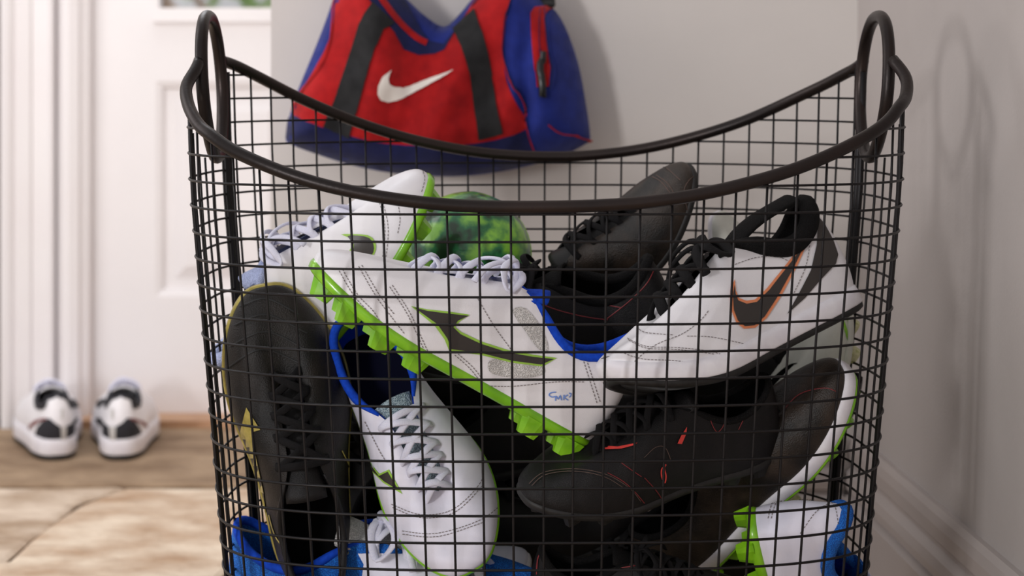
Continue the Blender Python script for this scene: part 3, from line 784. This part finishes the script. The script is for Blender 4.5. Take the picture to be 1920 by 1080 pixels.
F_ = make_shoe('football_boot', 'bright blue mesh boot with white toe panels and laces at the bottom left', (466, 1188), (1110, 1215), 1.775, 1.68, (.02, -.30, .95),
    M['bluemesh'], M['bluemesh'], M['blue'], M['lace_w'], tongue=M['dotmesh'], hs=1.1, side=-1, seed=41, wide=1.0, **CL)
patch(F_, 'white_panel', [(672, 1038), (700, 1038), (760, 1040), (830, 1075), (860, 1110), (660, 1120), (680, 1080), (683, 1058)], M['white2'], .0012)
S_ = make_shoe('trainer', 'lilac white shoe mostly hidden under the downward pointing boot, bottom centre', (560, 1265), (1012, 1100), 1.80, 1.76, (-.1, -.3, .95),
    M['white2'], M['palemesh'], M['palemesh'], M['lace_w'], outs=M['sole_w'], hs=1.0, side=1, seed=43, cat='shoe')
O_ = make_shoe('trainer', 'ivory shoe whose rounded toe shows behind the turf shoe', (1490, 770), (1322, 405), 1.87, 1.87, (-.1, -.3, .95),
    M['ivory'], M['palemesh'], M['ivory'], M['lace_w'], outs=M['sole_w'], hs=.8, lace_on=False, side=1, seed=47, cat='shoe', bow=False, stretch=.9, wide=.9)
P_ = make_shoe('football_boot', 'grey-white boot with green stripes and worn studs squeezed at the right wire side', (1440, 1010), (1622, 585), 1.83, 1.80, (-.80, -.25, .55),
    M['ivory'], M['inside'], M['ivory'], M['lace_w'], hs=.95, lace_on=False, side=-1, seed=53, studs=M['pale_tip'], outs=M['ivory'], wide=.95, bow=False)
lines(P_, 'green_stripe', [[(1572, 570), (1590, 600), (1600, 640)], [(1580, 568), (1597, 600), (1606, 640)], [(1563, 575), (1581, 605), (1592, 645)]], M['green'], 5)
# --- black filler shoes added to darken the gaps, and a dark red one
dk = [('added black shoe darkening the gap below the middle boot, above the downward boot toe', (1010, 870), (690, 660), 1.87, 1.88, (.4, -.4, .7), M['black']),
      ('added black shoe darkening the gap left of the white downward boot, low down', (620, 1040), (740, 560), 1.84, 1.86, (.5, -.7, .2), M['black']),
      ('added black shoe darkening gaps low in the heap under the black boot with red flashes', (700, 1080), (1220, 1010), 1.86, 1.84, (0, -.3, .9), M['black']),
      ('added black shoe darkening gaps deep in the heap behind the middle boot and laces', (770, 930), (1290, 800), 1.85, 1.85, (-.2, -.2, .9), M['black']),
      ('added black shoe darkening gaps deep in the heap behind the black boot with red flashes', (1470, 1130), (960, 1150), 1.83, 1.83, (0, -.3, .9), M['black']),
      ('added black shoe darkening the gap below the right end of the turf shoe', (1560, 830), (1130, 660), 1.86, 1.85, (.3, -.4, .8), M['black']),
      ('added black shoe darkening the gap between the left black boot and the white downward boot', (520, 990), (800, 600), 1.86, 1.87, (.5, -.6, .5), M['black']),
      ('dark red shoe showing a sliver beside the right wires', (1440, 905), (1600, 790), 1.87, 1.80, (-.3, -.3, .8), M['dred'])]
for i, (lb, h_, t_, d1, d2, u_, um) in enumerate(dk):
    kw = dict(BK); kw['upper'] = um
    if i == 7: d1 = 1.95; h_ = (1300, 960)
    make_shoe('trainer', lb, h_, t_, d1, d2, u_, seed=60+i, hs=1.0, cat='shoe', bow=False, **kw)
# green patterned ball
bm_ = mat('green_patterned_ball', (.05, .20, .08), .35, (.55, .80, .28), 34, .1, 60, detail=10, lo=.42, hi=.60, coat=.5)
N = bm_.node_tree.nodes; Lk = bm_.node_tree.links
wv = N.new('ShaderNodeTexVoronoi'); wv.inputs['Scale'].default_value = 38; rp = N.new('ShaderNodeValToRGB')
rp.color_ramp.elements[0].position = .06; rp.color_ramp.elements[0].color = (.01, .05, .02, 1); rp.color_ramp.elements[1].position = .22; rp.color_ramp.elements[1].color = (1, 1, 1, 1)
tcn = N.new('ShaderNodeTexCoord'); mpn = N.new('ShaderNodeMapping'); mpn.inputs['Scale'].default_value = (1, 1, .4); mpn.inputs['Rotation'].default_value = (0, .6, .2)
Lk.new(tcn.outputs['Object'], mpn.inputs[0]); Lk.new(mpn.outputs[0], wv.inputs['Vector']); Lk.new(wv.outputs['Distance'], rp.inputs[0])
mx = N.new('ShaderNodeMix'); mx.data_type = 'RGBA'; mx.blend_type = 'MULTIPLY'; mx.inputs[0].default_value = 1
cr = [n for n in N if n.type == 'VALTORGB' and n != rp][0]
e = cr.color_ramp.elements.new(.5); e.color = (*lin((.12, .46, .26)), 1)
Lk.new(cr.outputs[0], mx.inputs[6]); Lk.new(rp.outputs[0], mx.inputs[7]); Lk.new(mx.outputs[2], N['Principled BSDF'].inputs['Base Color'])
bc = at(877, 478, 1.865); R = .0615
ball = empty('toy_ball', bc, 'green mottled ball behind the white boots', 'ball')
nu_, nv_ = 48, 24; vs = []; fs = []
for j in range(nv_+1):
    for i in range(nu_):
        th = math.pi*j/nv_; ph = 2*math.pi*i/nu_; n_ = Vector((math.sin(th)*math.cos(ph), math.sin(th)*math.sin(ph), math.cos(th)))
        vs.append(n_*R*(1+.012*noise.noise(n_*3)))
for j in range(nv_):
    for i in range(nu_): fs.append((j*nu_+i, (j+1)*nu_+i, (j+1)*nu_+(i+1) % nu_, j*nu_+(i+1) % nu_))
mesh_obj('ball_shell', vs, fs, bm_, ball)
tube('seam', [Vector((math.cos(a)*R*1.0, math.sin(a)*R*.35, math.sin(a)*R*.94)) for a in [i*math.pi/30 for i in range(60)]], .0009, M['green'], ball, closed=True, n=6)

# ------------------------------------------------------------------ BAG
bd = BW-.075
sil = [(535, 258), (546, 205), (562, 160), (590, 92), (612, 35), (632, -20), (660, -62), (700, -70), (735, -30), (770, 5), (800, 32), (833, 50), (860, 28), (885, -2), (920, -40), (975, -35), (1015, 0), (1036, 14), (1060, 50), (1084, 118), (1098, 190), (1107, 258), (1098, 270), (1068, 286), (1018, 304), (940, 322), (850, 331), (740, 325), (660, 310), (590, 288), (548, 272)]
sil_s = smooth2(sil, 3)
bag = empty('duffel_bag', at(825, 160, BW-.01), 'red and blue duffel bag with black straps and white tick hanging on the wall', 'bag')
bl = dens(sil_s, 9); nb = len(bl)
def inside_poly(poly, x, y):
    c = False; n = len(poly)
    for i in range(n):
        p, q = poly[i], poly[(i+1) % n]
        if (p.y > y) != (q.y > y) and x < (q.x-p.x)*(y-p.y)/(q.y-p.y)+p.x: c = not c
    return c
pts = list(bl); y = -70
while y < 335:
    x = 535
    while x < 1110:
        if inside_poly(bl, x, y) and min((p-Vector((x, y))).length_squared for p in bl) > 16: pts.append(Vector((x, y)))
        x += 9
    y += 9
tri = delaunay_2d_cdt(pts, [(i, (i+1) % nb) for i in range(nb)], [], 1, 1e-5)
vf, vb = [], []
for p in tri[0]:
    dmin = min((p-q).length for q in bl); Rr = 95
    k = min(1, dmin/Rr); bul = math.sqrt(max(0, 1-(1-k)**2))
    # hanging folds: vertical sag folds from both strap tops, saddle in the middle
    wr_ = .006*math.sin((p.x-825)*.045+.004*(p.y))*k+.010*noise.noise(Vector((p.x*.012, p.y*.010, 2)))*k+.004*noise.noise(Vector((p.x*.035, p.y*.022, 7)))*k
    sag = -.018*math.exp(-((p.x-815)/60)**2)*max(0, 1-(p.y-60)/140)*k
    lobe = .012*math.exp(-((p.x-1040)/38)**2)*k-.014*math.exp(-((p.x-985)/14)**2-((p.y-180)/120)**2)*k
    th = .060*bul+wr_+sag+lobe
    vf.append(at(p.x, p.y, BW-.062-max(0, th)*1.0)); vb.append(at(p.x, p.y, BW-.060+.052*bul))
binv = Matrix.Translation(-bag.location)
allv = [v-bag.location for v in vf+vb]; nn_ = len(vf)
# tri[0] may contain merged points; boundary edges get welded by bridging
from collections import Counter
ec = Counter()
for f_ in tri[2]:
    for i in range(len(f_)): ec[frozenset((f_[i], f_[(i+1) % len(f_)]))] += 1
fs = [tuple(f_)[::-1] for f_ in tri[2]]+[tuple(i+nn_ for i in f_) for f_ in tri[2]]
for f_ in tri[2]:
    for i in range(len(f_)):
        a, b = f_[i], f_[(i+1) % len(f_)]
        if ec[frozenset((a, b))] == 1: fs.append((a, b, b+nn_, a+nn_))
mesh_obj('bag_body', allv, fs, M['bag_blue'], bag)
bag_s = Surf(bag, Matrix.Translation(bag.location), [v-bag.location for v in vf], [tuple(f_) for f_ in tri[2]])
cb = lambda L_: [(520+x/3.177, y/3.177) for x, y in L_]
patch(bag_s, 'front_panel', [(638, -55), (630, 0), (624, 55), (607, 100), (570, 165), (553, 192), (550, 215), (600, 237), (650, 252), (700, 265), (760, 272), (850, 272), (930, 262), (984, 243), (984, 222), (970, 200), (950, 150), (944, 100), (948, 40), (955, -25), (900, -10), (880, 18), (855, 55), (832, 90), (815, 100), (785, 102), (757, 90), (740, 58), (712, 25), (690, -5), (672, -55)], M['bag_red'], .0012, step=8, smooth=2)
patch(bag_s, 'base_panel', [(541, 222), (550, 217), (600, 239), (650, 254), (700, 267), (760, 274), (850, 274), (930, 264), (986, 245), (1000, 290), (1018, 300), (940, 319), (850, 328), (740, 322), (660, 307), (590, 285), (550, 270), (537, 258)], M['bag_navy'], .0012, step=8)
patch(bag_s, 'top_flap', [(698, -60), (725, -35), (757, 0), (790, 60), (805, 78), (832, 84), (862, 50), (893, 0), (900, -20), (905, -8), (880, 20), (856, 57), (834, 94), (815, 102), (785, 104), (755, 93), (737, 60), (710, 27), (688, -5)], M['bag_navy'], .0022, step=8)
lines(bag_s, 'top_zip', [[(700, -20), (728, 20), (752, 48), (780, 72), (800, 82)]], M['bag_red'], 11, off=.003)
patch(bag_s, 'strap_webbing', [(697, 5), (737, 44), (718, 55), (704, 90), (690, 140), (676, 190), (656, 258), (606, 237), (626, 190), (645, 140), (660, 95), (676, 45)], M['web'], .0035, step=7)
patch(bag_s, 'strap_webbing', [(851, 56), (892, 18), (904, 60), (916, 110), (926, 160), (944, 250), (897, 262), (888, 190), (876, 130), (866, 90)], M['web'], .0035, step=7)
patch(bag_s, 'tick_mark', cb([(675, 418), (664, 438), (656, 470), (662, 496), (690, 516), (740, 523), (800, 510), (900, 476), (1000, 440), (1057, 415), (1000, 455), (900, 512), (800, 560), (710, 596), (655, 606), (612, 592), (596, 558), (600, 512), (625, 462), (650, 436)]), M['white_print'], .0035, step=5)
patch(bag_s, 'end_zip_panel', cb([(1505, 80), (1530, 45), (1600, 38), (1645, 52), (1600, 75), (1585, 110), (1598, 250), (1622, 400), (1614, 515), (1545, 520), (1528, 350), (1512, 200)]), M['bag_red'], .0016, step=6)
lines(bag_s, 'red_piping', [cb([(1385, 0), (1350, 120), (1345, 330), (1400, 500), (1460, 620), (1490, 760), (1530, 900)]), cb([(345, 0), (325, 230), (270, 390), (150, 550), (105, 640)]), cb([(1610, 735), (1680, 785), (1780, 805), (1862, 840)])], M['bag_red'], 2.5, off=.003)
lines(bag_s, 'dark_piping', [cb([(1392, 0), (1357, 120), (1352, 330), (1407, 500), (1467, 620), (1497, 760)]), cb([(1585, 60), (1600, 260), (1628, 420), (1615, 540)])], M['bag_navy'], 1.8, off=.0032)
lines(bag_s, 'zip_teeth', [cb([(1560, 60), (1555, 200), (1575, 500)])], M['bag_navy'], 1.6, off=.003)
A = Acc(); A.add(band(bag_s, '', cb([(1570, 315), (1568, 360)]), .0035, None, 1, lift=.006)); A.add(band(bag_s, '', cb([(1566, 350), (1562, 400), (1565, 480), (1570, 575)]), .0042, None, .4, lift=.006))
A.build('zip_pull', M['black_plastic'], bag)
# hanging straps up to a hook above the frame
hk = at(930, -330, BW)
for pth in ([at(905, -15, BW-.10), at(898, -60, BW-.09), at(915, -200, BW-.05), hk+Vector((-.004, -.035, .0))], [at(1028, 12, BW-.08), at(1022, -20, BW-.06), at(980, -170, BW-.045), hk+Vector((.004, -.035, 0))]):
    tube('carry_strap', [p-bag.location for p in catmull(pth, 8)], .0085, M['web'], bag, n=8, flat=.3, upv=(0, -1, 0))
hook = empty('wall_hook', hk, 'black wall hook carrying the bag just above the picture', 'hook')
vs, fs = box(-.012, .012, -.006, 0, -.03, .03); mesh_obj('hook_plate', vs, fs, M['black_plastic'], hook, False)
tube('hook_arm', catmull([(0, -.004, .015), (0, -.03, .0), (0, -.045, -.005), (0, -.055, .018)], 6), .004, M['black_plastic'], hook)

# ------------------------------------------------------------------ RUNNING SHOES by the door
for i, (px, py, yaw, side, lb) in enumerate([(107, 867, 18, 1, 'left of the two white and black running shoes by the door'), (226, 867, 9, -1, 'right of the two white and black running shoes by the door')]):
    p = on_floor(px, py); L = .285
    R_ = Matrix.Rotation(math.radians(90+yaw), 4, 'Z')
    mtx = Matrix.Translation((p.x, p.y-.0, .0008)) @ R_ @ Matrix.Diagonal((L, L*1.06, L*1.06, 1))
    q = make_shoe('running_shoe', lb, None, None, 0, 0, None, M['white'], M['sneak_dark'], M['sneak_dark'], M['lace_w'], mid=M['sole_w'], outs=M['sole_b'], tongue=M['white'], hs=.80, side=-side, sole_h=.11, wide=1.04, mtx=mtx, cat='shoe', group='running shoes by the door', seed=80+i, collar_r=.014, bow=False, tongue_len=.05)
    ox = px-108 if i == 0 else px-222
    # decals in pixels (crop scale 6, origin 20,700)
    c7 = lambda L_: [(20+x/6, 700+y/6) for x, y in L_]
    if i == 0:
        patch(q, 'dark_heel_panel', c7([(275, 700), (300, 610), (360, 540), (440, 505), (500, 560), (560, 600), (610, 600), (690, 560), (730, 500), (800, 510), (805, 610), (795, 740), (560, 755), (380, 755)]), M['sneak_dark'], .0012, step=4)
        patch(q, 'pale_heel_strip', c7([(560, 600), (620, 600), (615, 750), (570, 750)]), M['dotmesh'], .002, step=4)
        patch(q, 'tick_mark', c7([(200, 640), (210, 590), (270, 530), (380, 500), (430, 510), (330, 545), (250, 600)]), M['rust'], .0012, step=4)
        patch(q, 'dark_collar_patch', c7([(335, 420), (335, 300), (365, 220), (400, 225), (400, 300), (420, 330), (390, 400)]), M['sneak_dark'], .0014, step=4)
        patch(q, 'dark_collar_patch', c7([(715, 190), (745, 180), (768, 260), (770, 385), (740, 350), (715, 290)]), M['sneak_dark'], .0014, step=4)
        patch(q, 'heel_tab_mark', c7([(560, 400), (590, 400), (590, 510), (565, 510)]), M['dotmesh'], .0016, step=4)
    else:
        patch(q, 'dark_heel_panel', c7([(950, 510), (1020, 500), (1060, 560), (1110, 600), (1180, 600), (1250, 560), (1310, 500), (1400, 545), (1450, 620), (1475, 690), (1350, 750), (1150, 755), (955, 745)]), M['sneak_dark'], .0012, step=4)
        patch(q, 'pale_heel_strip', c7([(1115, 600), (1185, 600), (1180, 750), (1125, 750)]), M['dotmesh'], .002, step=4)
        patch(q, 'tick_mark', c7([(1310, 500), (1400, 510), (1500, 545), (1545, 600), (1540, 620), (1450, 560), (1360, 530)]), M['rust'], .0012, step=4)
        patch(q, 'dark_collar_patch', c7([(970, 390), (970, 290), (1000, 195), (1040, 190), (1030, 250), (1050, 310), (1000, 390)]), M['sneak_dark'], .0014, step=4)
        patch(q, 'dark_collar_patch', c7([(1365, 205), (1395, 200), (1415, 290), (1405, 410), (1370, 400), (1350, 330), (1375, 290)]), M['sneak_dark'], .0014, step=4)
        patch(q, 'heel_tab_mark', c7([(1130, 400), (1165, 400), (1165, 510), (1135, 510)]), M['dotmesh'], .0016, step=4)
